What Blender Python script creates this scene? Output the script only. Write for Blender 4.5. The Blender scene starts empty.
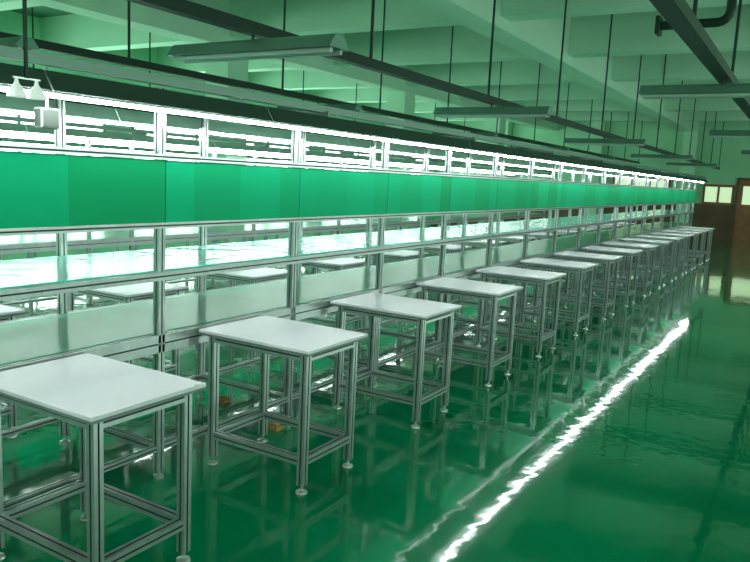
import bpy, math, random
from mathutils import Matrix, Vector
random.seed(4)
sc=bpy.context.scene
sc.view_settings.view_transform='Standard'
sc.view_settings.exposure=.2
COL=sc.collection
# ---------------------------------------------------------------- materials
def mat(name,col,rough=.5,metal=0,noise=None,bump=None,emit=None,spec=.5):
    m=bpy.data.materials.new(name);m.use_nodes=True;nt=m.node_tree;b=nt.nodes['Principled BSDF']
    b.inputs['Base Color'].default_value=(*col,1);b.inputs['Roughness'].default_value=rough;b.inputs['Metallic'].default_value=metal
    b.inputs['Specular IOR Level'].default_value=spec
    tc=nt.nodes.new('ShaderNodeTexCoord')
    if noise:
        sc_,amt=noise
        n=nt.nodes.new('ShaderNodeTexNoise');n.inputs['Scale'].default_value=sc_;n.inputs['Detail'].default_value=4
        nt.links.new(tc.outputs['Object'],n.inputs['Vector'])
        r=nt.nodes.new('ShaderNodeValToRGB')
        r.color_ramp.elements[0].position=.3;r.color_ramp.elements[1].position=.7
        r.color_ramp.elements[0].color=(*[c*(1-amt) for c in col],1);r.color_ramp.elements[1].color=(*[min(1,c*(1+amt)) for c in col],1)
        nt.links.new(n.outputs['Fac'],r.inputs['Fac']);nt.links.new(r.outputs['Color'],b.inputs['Base Color'])
    if bump:
        sc_,st,di=bump
        n=nt.nodes.new('ShaderNodeTexNoise');n.inputs['Scale'].default_value=sc_;n.inputs['Detail'].default_value=2
        nt.links.new(tc.outputs['Object'],n.inputs['Vector'])
        bp=nt.nodes.new('ShaderNodeBump');bp.inputs['Strength'].default_value=st;bp.inputs['Distance'].default_value=di
        nt.links.new(n.outputs['Fac'],bp.inputs['Height']);nt.links.new(bp.outputs['Normal'],b.inputs['Normal'])
    if emit:
        b.inputs['Emission Color'].default_value=(*emit[0],1);b.inputs['Emission Strength'].default_value=emit[1]
    return m
ALU=mat('brushed_aluminium',(.56,.60,.61),.28,.7,noise=(30,.08))
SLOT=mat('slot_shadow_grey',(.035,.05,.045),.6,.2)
TOP=mat('white_laminate',(.95,.92,1.0),.25,0,noise=(3,.02))
EDGE=mat('grey_edge_band',(.22,.27,.27),.5)
BELT=mat('pale_green_belt',(.15,.55,.37),.2,0,noise=(2,.06))
SHELF=mat('glossy_green_shelf',(.08,.60,.46),.14,0,bump=(5,.35,.02),spec=.5)
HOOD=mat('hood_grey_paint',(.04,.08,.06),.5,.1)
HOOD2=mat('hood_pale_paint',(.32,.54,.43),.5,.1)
HRAIL=mat('hood_rail_grey',(.18,.29,.24),.4,.5)
HOODTOP=mat('hood_inner_paint',(.12,.18,.15),.5)
TUBE=mat('fluorescent_tube_lit',(.9,1,.95),.3,emit=((.95,1,1),54))
TUBEFAR=mat('fluorescent_tube_lit_wide',(.9,1,.95),.3,emit=((.88,1,.96),24))
TUBEOFF=mat('fluorescent_tube_off',(.5,.62,.55),.3)
RAIL=mat('dark_painted_steel',(.006,.03,.018),.45,.3)
FIX=mat('fixture_grey_green',(.17,.33,.25),.4,.2)
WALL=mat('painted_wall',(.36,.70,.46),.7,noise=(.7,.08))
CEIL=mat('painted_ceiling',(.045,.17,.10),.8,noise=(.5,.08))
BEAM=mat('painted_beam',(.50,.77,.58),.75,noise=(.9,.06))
WAINS=mat('brown_wainscot',(.12,.065,.03),.4,noise=(3,.2))
BROWN=mat('brown_door_wood',(.30,.12,.04),.4,noise=(6,.2))
FRAME=mat('window_frame',(.20,.34,.26),.5)
GLASS=mat('daylight_window_pane',(.5,.8,.7),.2,emit=((.68,1.,.82),6.0))
GLASSE=mat('shaded_window_pane',(.5,.8,.7),.2,emit=((.66,1.,.82),2.2))
GLASS2=mat('bright_window_pane',(.6,.8,.6),.2,emit=((.75,1,.60),.55))
STEEL=mat('zinc_steel',(.65,.7,.67),.25,.6)
WOOD=mat('tan_wood',(.50,.30,.11),.6,noise=(20,.2))
WHITEP=mat('white_lamp_shade',(.9,.96,.94),.4,emit=((.9,1,.95),.3))
GBOX=mat('pale_box_frame',(.40,.46,.42),.5)
GRILL=mat('grey_speaker_face',(.09,.12,.10),.6)
# floor
FLOOR=bpy.data.materials.new('green_epoxy_floor');FLOOR.use_nodes=True;nt=FLOOR.node_tree;b=nt.nodes['Principled BSDF']
tc=nt.nodes.new('ShaderNodeTexCoord')
n=nt.nodes.new('ShaderNodeTexNoise');n.inputs['Scale'].default_value=.8;n.inputs['Detail'].default_value=5
nt.links.new(tc.outputs['Object'],n.inputs['Vector'])
r=nt.nodes.new('ShaderNodeValToRGB');r.color_ramp.elements[0].color=(.0,.23,.085,1);r.color_ramp.elements[1].color=(.0,.285,.115,1)
r.color_ramp.elements[0].position=.35;r.color_ramp.elements[1].position=.65
nt.links.new(n.outputs['Fac'],r.inputs['Fac']);nt.links.new(r.outputs['Color'],b.inputs['Base Color'])
b.inputs['Roughness'].default_value=.06;b.inputs['IOR'].default_value=1.48
b.inputs['Coat Weight'].default_value=.6;b.inputs['Coat Roughness'].default_value=.02
n1=nt.nodes.new('ShaderNodeTexNoise');n1.inputs['Scale'].default_value=1.6;n1.inputs['Detail'].default_value=0
n2=nt.nodes.new('ShaderNodeTexNoise');n2.inputs['Scale'].default_value=9;n2.inputs['Detail'].default_value=1
for q in(n1,n2): nt.links.new(tc.outputs['Object'],q.inputs['Vector'])
b1=nt.nodes.new('ShaderNodeBump');b1.inputs['Strength'].default_value=.5;b1.inputs['Distance'].default_value=.003
b2=nt.nodes.new('ShaderNodeBump');b2.inputs['Strength'].default_value=.5;b2.inputs['Distance'].default_value=.0018
nt.links.new(n1.outputs['Fac'],b1.inputs['Height']);nt.links.new(n2.outputs['Fac'],b2.inputs['Height'])
nt.links.new(b1.outputs['Normal'],b2.inputs['Normal']);nt.links.new(b2.outputs['Normal'],b.inputs['Normal']);nt.links.new(b2.outputs['Normal'],b.inputs['Coat Normal'])
# green panel with vertical shade bands
PANEL=bpy.data.materials.new('green_display_board');PANEL.use_nodes=True;nt=PANEL.node_tree;b=nt.nodes['Principled BSDF']
oi=nt.nodes.new('ShaderNodeObjectInfo')
tc=nt.nodes.new('ShaderNodeTexCoord');sx=nt.nodes.new('ShaderNodeSeparateXYZ');nt.links.new(tc.outputs['Object'],sx.inputs[0])
m1=nt.nodes.new('ShaderNodeMath');m1.operation='MULTIPLY';m1.inputs[1].default_value=2.9;nt.links.new(sx.outputs['Y'],m1.inputs[0])
m2=nt.nodes.new('ShaderNodeMath');m2.operation='FLOOR';nt.links.new(m1.outputs[0],m2.inputs[0])
m3=nt.nodes.new('ShaderNodeMath');m3.operation='ADD';nt.links.new(m2.outputs[0],m3.inputs[0])
m4=nt.nodes.new('ShaderNodeMath');m4.operation='MULTIPLY';m4.inputs[1].default_value=57.;nt.links.new(oi.outputs['Random'],m4.inputs[0]);nt.links.new(m4.outputs[0],m3.inputs[1])
wn=nt.nodes.new('ShaderNodeTexWhiteNoise');wn.noise_dimensions='1D';nt.links.new(m3.outputs[0],wn.inputs['W'])
r=nt.nodes.new('ShaderNodeValToRGB');r.color_ramp.elements[0].color=(.0,.30,.11,1);r.color_ramp.elements[1].color=(.0,.40,.18,1)
nt.links.new(wn.outputs['Value'],r.inputs['Fac']);nt.links.new(r.outputs['Color'],b.inputs['Base Color'])
b.inputs['Roughness'].default_value=.5;b.inputs['Specular IOR Level'].default_value=.12
# ---------------------------------------------------------------- mesh helpers
class MB:
    def __init__(s): s.v=[];s.f=[];s.m=[];s.mats=[]
    def mi(s,m):
        if m not in s.mats:s.mats.append(m)
        return s.mats.index(m)
    def add(s,vs,fs,m):
        o=len(s.v);s.v+=[tuple(p) for p in vs];i=s.mi(m)
        for f in fs:s.f.append([o+k for k in f]);s.m.append(i)
        return s
    def box(s,x0,x1,y0,y1,z0,z1,m):
        return s.add([(x0,y0,z0),(x1,y0,z0),(x1,y1,z0),(x0,y1,z0),(x0,y0,z1),(x1,y0,z1),(x1,y1,z1),(x0,y1,z1)],
         [(0,3,2,1),(4,5,6,7),(0,1,5,4),(1,2,6,5),(2,3,7,6),(3,0,4,7)],m)
    def lathe(s,prof,m,c=(0,0),n=12):
        vs=[];fs=[]
        for r_,z in prof:
            for i in range(n):
                a=2*math.pi*i/n;vs.append((c[0]+r_*math.cos(a),c[1]+r_*math.sin(a),z))
        for j in range(len(prof)-1):
            for i in range(n):
                fs.append((j*n+i,j*n+(i+1)%n,(j+1)*n+(i+1)%n,(j+1)*n+i))
        fs.append(tuple(range(n))[::-1]);fs.append(tuple((len(prof)-1)*n+i for i in range(n)))
        return s.add(vs,fs,m)
    def extr(s,poly,a,l0,l1,m,off=(0,0),m2=None):
        n=len(poly);vs=[]
        for l in(l0,l1):
            for p,q in poly:
                p+=off[0];q+=off[1]
                vs.append({'z':(p,q,l),'y':(p,l,q),'x':(l,p,q)}[a])
        fs=[(i,(i+1)%n,n+(i+1)%n,n+i) for i in range(n)]
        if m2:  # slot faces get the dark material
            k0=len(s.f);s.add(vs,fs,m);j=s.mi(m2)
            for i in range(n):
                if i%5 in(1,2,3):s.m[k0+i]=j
            o=len(s.v)-2*n
            s.f+= [[o+q for q in range(n)][::-1],[o+q for q in range(n,2*n)]];s.m+=[s.mi(m)]*2
            return s
        fs+=[tuple(range(n))[::-1],tuple(range(n,2*n))]
        return s.add(vs,fs,m)
    def prof(s,w,a,l0,l1,off=(0,0),h=None): return s.extr(tslot(w,h),a,l0,l1,ALU,off,SLOT)
    def mesh(s,name,bev=0):
        me=bpy.data.meshes.new(name);me.from_pydata(s.v,[],s.f)
        for m in s.mats:me.materials.append(m)
        for p,i in zip(me.polygons,s.m):p.material_index=i
        import bmesh
        bm=bmesh.new();bm.from_mesh(me);bmesh.ops.recalc_face_normals(bm,faces=bm.faces)
        if bev: bmesh.ops.bevel(bm,geom=list(bm.edges),offset=bev,segments=2,affect='EDGES',profile=.5)
        bm.to_mesh(me);bm.free()
        return me
def tslot(w,h=None):
    h=h or w;g=.0038;d=.006;a=w/2;b=h/2
    return [(-a,-b),(-g,-b),(-g,-b+d),(g,-b+d),(g,-b),(a,-b),(a,-g),(a-d,-g),(a-d,g),(a,g),(a,b),(g,b),(g,b-d),(-g,b-d),(-g,b),(-a,b),(-a,g),(-a+d,g),(-a+d,-g),(-a,-g)]
def ob(name,me,loc=(0,0,0),parent=None,**kw):
    o=bpy.data.objects.new(name,me);COL.objects.link(o);o.location=loc
    if parent:o.parent=parent
    for k,v in kw.items():o[k]=v
    return o
def thing(name,me,loc,label,cat,group=None,**kw):
    o=ob(name,me,loc,None,**kw);o['label']=label;o['category']=cat
    if group:o['group']=group
    return o
def struct(name,me,loc=(0,0,0)):
    return ob(name,me,loc,kind='structure')
# ---------------------------------------------------------------- room
X0,X1,Y0,Y1,ZC=-13.6,5.5,-4.5,27.,4.4
struct('floor',MB().box(X0,X1,Y0,Y1,-.1,0,FLOOR).mesh('floor'))
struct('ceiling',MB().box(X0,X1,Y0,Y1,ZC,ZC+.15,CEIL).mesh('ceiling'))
struct('wall_north',MB().box(X0,X1,Y1,Y1+.2,1.2,ZC,WALL).box(X0,X1,Y1,Y1+.2,0,1.2,WAINS).mesh('wall_north'))
struct('wall_south',MB().box(X0,X1,Y0-.2,Y0,0,ZC,WALL).mesh('wall_south'))
struct('wall_west',MB().box(X0-.2,X0,Y0,Y1,0,ZC,WALL).mesh('wall_west'))
struct('wall_east',MB().box(X1,X1+.2,Y0,Y1,0,ZC,WALL).mesh('wall_east'))
def winmesh(w,z0,z1,sgn,glass):
    m=MB()
    m.box(0,sgn*.02,-w/2,w/2,z0,z1,glass)
    for y in [-w/2,-w/6,w/6,w/2]: m.box(0,sgn*.06,y-.03,y+.03,z0,z1,FRAME)
    for z in [z0,z0+(z1-z0)*.65,z1]: m.box(0,sgn*.065,-w/2,w/2,z-.03,z+.03,FRAME)
    return m.mesh('window')
wn_=1
ww=winmesh(3.0,1.0,2.9,1,GLASS);we=winmesh(3.0,1.1,2.7,-1,GLASSE)
for k in range(8):
    struct('window_%d'%wn_,ww,(X0,-2.2+3.8*k,0));wn_+=1
for k in range(7):
    struct('window_%d'%wn_,we,(X1,-1.5+4.0*k,0));wn_+=1
m=MB();m.box(-3.25,-2.40,Y1-.02,Y1-.001,1.28,1.80,GLASS2)
for x in(-3.27,-2.82,-2.38):m.box(x-.035,x+.035,Y1-.06,Y1-.001,1.2,1.86,BROWN)
for z in(1.23,1.83):m.box(-3.3,-2.35,Y1-.065,Y1-.001,z-.04,z+.04,BROWN)
struct('window_%d'%wn_,m.mesh('office_window'));wn_+=1
m=MB();m.box(-2.23,-1.27,Y1-.06,Y1-.001,0,2.05,BROWN);m.box(-2.08,-1.42,Y1-.075,Y1-.055,1.25,1.85,GLASS2)
m.box(-1.38,-1.32,Y1-.12,Y1-.06,.98,1.04,STEEL);m.box(-2.29,-2.23,Y1-.09,Y1-.001,0,2.12,WAINS);m.box(-1.27,-1.21,Y1-.09,Y1-.001,0,2.12,WAINS);m.box(-2.29,-1.21,Y1-.09,Y1-.001,2.05,2.12,WAINS)
struct('door_1',m.mesh('door'))
m=MB();m.box(-6.3,-4.4,Y1-.02,Y1-.001,1.25,2.0,GLASS2)
for x in(-6.3,-5.65,-5.05,-4.4):m.box(x-.035,x+.035,Y1-.06,Y1-.001,1.2,2.05,BROWN)
for z in(1.22,2.03):m.box(-6.33,-4.37,Y1-.065,Y1-.001,z-.04,z+.04,BROWN)
struct('window_%d'%wn_,m.mesh('office_window_wide'));wn_+=1
tn=1
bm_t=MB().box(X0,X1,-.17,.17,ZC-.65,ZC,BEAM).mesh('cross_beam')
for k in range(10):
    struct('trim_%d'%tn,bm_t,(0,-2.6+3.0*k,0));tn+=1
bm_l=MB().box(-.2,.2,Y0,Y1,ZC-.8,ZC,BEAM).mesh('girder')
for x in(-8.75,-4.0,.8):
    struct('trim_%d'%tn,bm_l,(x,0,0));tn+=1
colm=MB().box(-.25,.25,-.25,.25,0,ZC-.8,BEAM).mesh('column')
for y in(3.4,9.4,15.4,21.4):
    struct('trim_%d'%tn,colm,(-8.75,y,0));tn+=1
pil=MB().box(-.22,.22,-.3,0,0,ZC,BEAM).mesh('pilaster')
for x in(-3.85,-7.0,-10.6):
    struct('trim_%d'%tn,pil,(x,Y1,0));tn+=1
# ---------------------------------------------------------------- tables
W,L,H=.722,.535,.75
LEG=MB().prof(.04,'z',.045,H-.025).mesh('leg')
FOOT=MB().lathe([(.027,0),(.03,.004),(.028,.012),(.012,.018),(.007,.02),(.007,.047)],STEEL).mesh('foot')
ax,ay=W/2-.058,L/2-.058
RX=MB().prof(.04,'x',-ax+.02,ax-.02).mesh('rail_long')
RY=MB().prof(.04,'y',-ay+.02,ay-.02).mesh('rail_short')
TTOP=MB().box(-W/2,W/2,-L/2,L/2,H-.016,H,TOP).mesh('tabletop',.003)
TEDGE=MB().box(-W/2+.002,W/2-.002,-L/2+.002,L/2-.002,H-.027,H-.0155,EDGE).mesh('edge')
fr=MB()
for x in(-ax,ax):
    for y in(-ay,ay):
        fr.prof(.04,'z',.045,H-.018,(x,y));fr.lathe([(.028,0),(.028,.012),(.008,.02),(.008,.047)],STEEL,(x,y),8)
for z in(.17,H-.047):
    for y in(-ay,ay):fr.extr([(-.02,-.02),(.02,-.02),(.02,.02),(-.02,.02)],'x',-ax+.02,ax-.02,ALU,(y,z))
    for x in(-ax,ax):fr.extr([(-.02,-.02),(.02,-.02),(.02,.02),(-.02,.02)],'y',-ay+.02,ay-.02,ALU,(x,z))
FRM=fr.mesh('table_frame')
def table(x,y,full,group,label):
    e=thing('worktable',None,(x,y,0),label,'table',group)
    e.empty_display_size=.1
    ob('tabletop',TTOP,(0,0,0),e,label='white laminate top with grey edge')
    if full:
        ob('edge_band',TEDGE,(0,0,0),e)
        for sx in(-1,1):
            for sy in(-1,1):
                l=ob('leg',LEG,(sx*ax,sy*ay,0),e);ob('foot',FOOT,(0,0,0),l)
        for z in(.17,H-.047):
            for sy in(-1,1):ob('cross_rail',RX,(0,sy*ay,z),e)
            for sx in(-1,1):ob('cross_rail',RY,(sx*ax,0,z),e)
    else: ob('frame',FRM,(0,0,0),e)
    return e
for k in range(15):
    lb='white-topped aluminium-profile worktable standing beside the conveyor on the aisle'
    table(-1.975-W/2,1.5+1.215*k+L/2,k<9,'aisle-side worktables along the first assembly line',lb)
for k in range(-1,13):
    table(-4.11,3.4+1.25*k,k<5,'worktables on the inner side of the first assembly line','white-topped aluminium worktable on the inner side of the conveyor')
for k in range(14):
    table(-8.11,2.4+1.25*k,False,'worktables along the second assembly line','white-topped aluminium worktable beside the second assembly line')
# ---------------------------------------------------------------- assembly lines
YA,YB=-.85,20.75
posts=[3.55+1.07*k for k in range(-4,17)]
def line(ox,label,hood,near):
    e=thing('assembly_line',None,(ox,0,0),label,'assembly line','parallel assembly lines')
    xf,xr=-2.735,-3.50
    ob('conveyor_belt',MB().box(xr+.03,xf-.03,YA,YB,.742,.757,BELT).mesh('belt',.002),parent=e)
    ob('side_rail',MB().prof(.04,'y',YA,YB,(xf,.71),.09).mesh('side_rail'),parent=e)
    ob('side_rail',MB().prof(.04,'y',YA,YB,(xr,.71),.09).mesh('side_rail'),parent=e)
    ob('bed_pan',MB().box(xr+.02,xf-.02,YA,YB,.66,.70,RAIL).mesh('bed_pan'),parent=e)
    PF=MB().prof(.04,'z',.045,1.96).lathe([(.028,0),(.028,.012),(.008,.02),(.008,.047)],STEEL).mesh('post')
    CB=MB().prof(.04,'x',xr+.02,xf-.02).mesh('cross_bar')
    for i,y in enumerate(posts):
        if near or i%2==0:
            ob('post',PF,(xf,y,0),e);ob('post',PF,(xr,y,0),e)
            ob('cross_bar',CB,(0,y,.16),e);ob('cross_bar',CB,(0,y,1.04),e)
        if near and i%3==0: ob('cross_bar',CB,(0,y,1.94),e)
    for x in(xf,xr):ob('lower_rail',MB().prof(.03,'y',YA,YB,(x,.16)).mesh('lower_rail'),parent=e)
    ob('shelf_board',MB().box(xr+.03,xf+.01,YA,YB,1.068,1.082,SHELF).mesh('shelf',.002),parent=e)
    ob('shelf_rail',MB().prof(.03,'y',YA,YB,(xf+.03,1.055),.04).mesh('shelf_rail'),parent=e)
    for z in(1.305,1.635):
        ob('panel_rail',MB().prof(.045,'y',YA,YB,(xf+.025,z),.026).mesh('panel_rail'),parent=e)
    PM=MB().box(-.008,.008,-.532,.532,1.32,1.62,PANEL).mesh('display_board')
    for y in posts[:-1]:ob('display_board',PM,(xf+.032,y+.535,0),e)
    HP=[(-.11,.0),(-.095,.0),(-.05,.055),(.05,.055),(.095,0),(.11,0),(.06,.075),(-.06,.075)]
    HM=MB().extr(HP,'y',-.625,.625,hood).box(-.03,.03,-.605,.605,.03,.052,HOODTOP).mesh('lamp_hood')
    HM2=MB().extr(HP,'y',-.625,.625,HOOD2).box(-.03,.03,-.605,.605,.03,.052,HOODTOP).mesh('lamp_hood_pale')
    n=8;rr=.008 if near else .013
    vs=[(rr*math.cos(2*math.pi*i/n),rr*math.sin(2*math.pi*i/n)) for i in range(n)]
    TM=MB().extr(vs,'y',-.625,.625,TUBE if near else TUBEFAR).mesh('fluorescent_tube')
    for xx in(-2.53,-3.70):
        ob('lamp_rail',MB().extr([(-.02,-.02),(.02,-.02),(.02,.02),(-.02,.02)],'y',YA,YB,HRAIL,(xx,1.965)).mesh('lamp_rail'),parent=e)
        for k in range(17):
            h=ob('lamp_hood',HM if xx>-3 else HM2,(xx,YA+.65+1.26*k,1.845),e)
            ob('fluorescent_tube',TM,(0,0,-.008),h)
    AB=MB().extr([(-.015,-.015),(.015,-.015),(.015,.015),(-.015,.015)],'x',0,.24,HRAIL).mesh('lamp_arm')
    for i,y in enumerate(posts):
        if i%2==0:
            ob('lamp_arm',AB,(xf,y,1.94),e);ob('lamp_arm',AB,(xr-.24,y,1.94),e)
    return e
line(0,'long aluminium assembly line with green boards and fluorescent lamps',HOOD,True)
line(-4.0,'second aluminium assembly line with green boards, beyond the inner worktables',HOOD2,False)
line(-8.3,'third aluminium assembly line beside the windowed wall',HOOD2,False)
for x,y in((-2.72,3.40),(-3.34,3.60)):
    thing('wooden_block',MB().box(-.045,.045,-.035,.035,0,.025,WOOD).box(-.03,.03,-.02,.02,.025,.04,WOOD).mesh('block',.003),(x,y,0),'small tan wooden block on the green floor beside a post','wood block','floor blocks')
lp=thing('pendant_lamp',MB().box(-.005,.005,-.05,.05,1.862,1.868,STEEL).box(-.005,.005,-.005,.005,1.866,ZC,RAIL).mesh('lamp_mount'),(-2.36,1.545,0),'pair of small white bell-shaped lamps beside the lamp hood','lamp')
for dy in(-.036,.038):
    ob('lamp_shade',MB().lathe([(.032,1.80),(.029,1.815),(.017,1.835),(.008,1.847),(.005,1.862)],WHITEP,(0,0),16).mesh('shade'),(0,dy,0),lp)
spk=thing('wall_speaker',MB().box(-.025,.025,-.040,.040,1.715,1.795,GBOX).mesh('speaker_box',.004),(-2.62,1.80,0),'small square grey speaker box hanging from the line frame','speaker')
g=MB().box(.025,.028,-.033,.033,1.722,1.788,GRILL)
ob('grille',g.mesh('grille'),(0,0,0),spk);ob('hanger',MB().lathe([(.006,1.79),(.006,1.95)],STEEL).mesh('hanger'),(0,0,0),spk)
# speaker front turned towards the aisle end
ob('front_plate',MB().box(-.018,.018,-.0425,-.040,1.722,1.788,GRILL).mesh('front_plate'),(0,0,0),spk)
# ---------------------------------------------------------------- ceiling pipe fitting (bent conduit)
def pipe(pts,r,m,n=10):
    M_=MB();rings=[]
    P=[Vector(p) for p in pts]
    for i,p in enumerate(P):
        t=(P[min(i+1,len(P)-1)]-P[max(i-1,0)]).normalized();u=Vector((0,1,0));v=t.cross(u).normalized()
        rings+= [tuple(p+u*r*math.cos(2*math.pi*k/n)+v*r*math.sin(2*math.pi*k/n)) for k in range(n)]
    fs=[(i*n+k,i*n+(k+1)%n,(i+1)*n+(k+1)%n,(i+1)*n+k) for i in range(len(P)-1) for k in range(n)]
    fs+=[tuple(range(n)),tuple(range((len(P)-1)*n,len(P)*n))]
    return M_.add(rings,fs,m).mesh('pipe')
c=(-.98,3.18)
pts=[(-1.46,7.2,3.08),(-1.2,7.2,3.08),(-.98,7.2,3.08)]+[(c[0]+.1*math.sin(a),7.2,c[1]-.1*math.cos(a)) for a in [math.pi/8*i for i in range(1,5)]]+[(-.88,7.2,3.6),(-.88,7.2,ZC)]
pp=thing('ceiling_pipe',pipe(pts,.04,RAIL),(.06,0,0),'dark bent steel pipe dropping from the ceiling beside the track','pipe')
ob('pipe_flange',MB().box(-1.49,-1.45,7.12,7.28,3.0,3.16,RAIL).mesh('flange',.008),(0,0,0),pp)
# ---------------------------------------------------------------- hanging tracks and fixtures
FM=MB().extr([(-.09,0),(.09,0),(.05,.055),(.03,.07),(-.03,.07),(-.05,.055)],'x',-.59,.59,FIX).mesh('fixture_housing')
FT=MB().extr([(.013*math.cos(2*math.pi*i/8),.013*math.sin(2*math.pi*i/8)) for i in range(8)],'x',-.57,.57,TUBEOFF).mesh('tube_off')
FS=MB().lathe([(.008,.07),(.008,.10)],RAIL).mesh('stem')
def row(x,ys,zf,w=.035):
    t=thing('lighting_track',MB().box(-w,w,-3.5,26,zf+.10,zf+.115,RAIL).box(-w,-w+.01,-3.5,26,zf+.115,zf+.165,RAIL).box(w-.01,w,-3.5,26,zf+.115,zf+.165,RAIL).mesh('track'),(x,0,0),'long dark steel track hung from the ceiling by rods','lighting track','ceiling lighting tracks')
    RD=MB().lathe([(.012,zf+.115),(.012,ZC)],RAIL,n=8).mesh('hanging_rod')
    y=-2.0
    while y<26:
        ob('hanging_rod',RD,(0,y,0),t);y+=2.15
    for yy in ys:
        f=thing('hanging_light_fixture',FM,(x,yy,zf),'unlit grey-green batten light hung across a dark track','light fixture','hanging batten lights')
        for dy in(-.045,.045):ob('tube',FT,(0,dy,-.014),f)
        ob('stem',FS,(0,0,0),f)
row(-2.79,[3.2,6.7,11.1,15.8,20.0],2.24)
row(-.69,[2.2,6.1,10.5,15.2,19.5],2.33,.05)
row(-5.3,[3.1,7.3,11.6,15.8,20.],2.35)
row(-9.9,[3.1,7.3,11.6,15.8,20.],2.35)
# ---------------------------------------------------------------- daylight entering through the window bank plus an added fill behind the camera
def area(name,loc,rot,sx,sy,p,c):
    l=bpy.data.lights.new(name,'AREA');l.shape='RECTANGLE';l.size=sx;l.size_y=sy;l.energy=p;l.color=c
    o=bpy.data.objects.new(name,l);COL.objects.link(o);o.location=loc;o.rotation_euler=rot
for k in range(7):
    area('window_daylight',(X1-.12,-1.5+4*k,1.9),(0,math.radians(90),0),1.6,3.0,34,(.92,1,.94))
area('rear_fill',(-2,Y0+.1,2.4),(math.radians(90),0,0),9,2.6,80,(.95,1,1))  # added fill lamp to brighten the hall; the south wall has no window
w=bpy.data.worlds.new('world');sc.world=w;w.use_nodes=True
w.node_tree.nodes['Background'].inputs[0].default_value=(.4,.8,.6,1);w.node_tree.nodes['Background'].inputs[1].default_value=.3
# ---------------------------------------------------------------- camera
f,yaw,pitch,roll,h=720,.54,-.144,.048,1.59
cy,sy=math.cos(yaw),math.sin(yaw)
F0=Vector((-sy,cy,0));R0=Vector((cy,sy,0));U0=Vector((0,0,1))
F=F0*math.cos(pitch)+U0*math.sin(pitch);U=U0*math.cos(pitch)-F0*math.sin(pitch)
R=R0*math.cos(roll)+U*math.sin(roll);U2=U*math.cos(roll)-R0*math.sin(roll)
cd=bpy.data.cameras.new('camera');co=bpy.data.objects.new('camera',cd);COL.objects.link(co)
M=Matrix(((R.x,U2.x,-F.x,0),(R.y,U2.y,-F.y,0),(R.z,U2.z,-F.z,h),(0,0,0,1)))
co.matrix_world=M
cd.sensor_width=36;cd.lens=f/750*36;cd.clip_start=.05;cd.clip_end=200
sc.camera=co
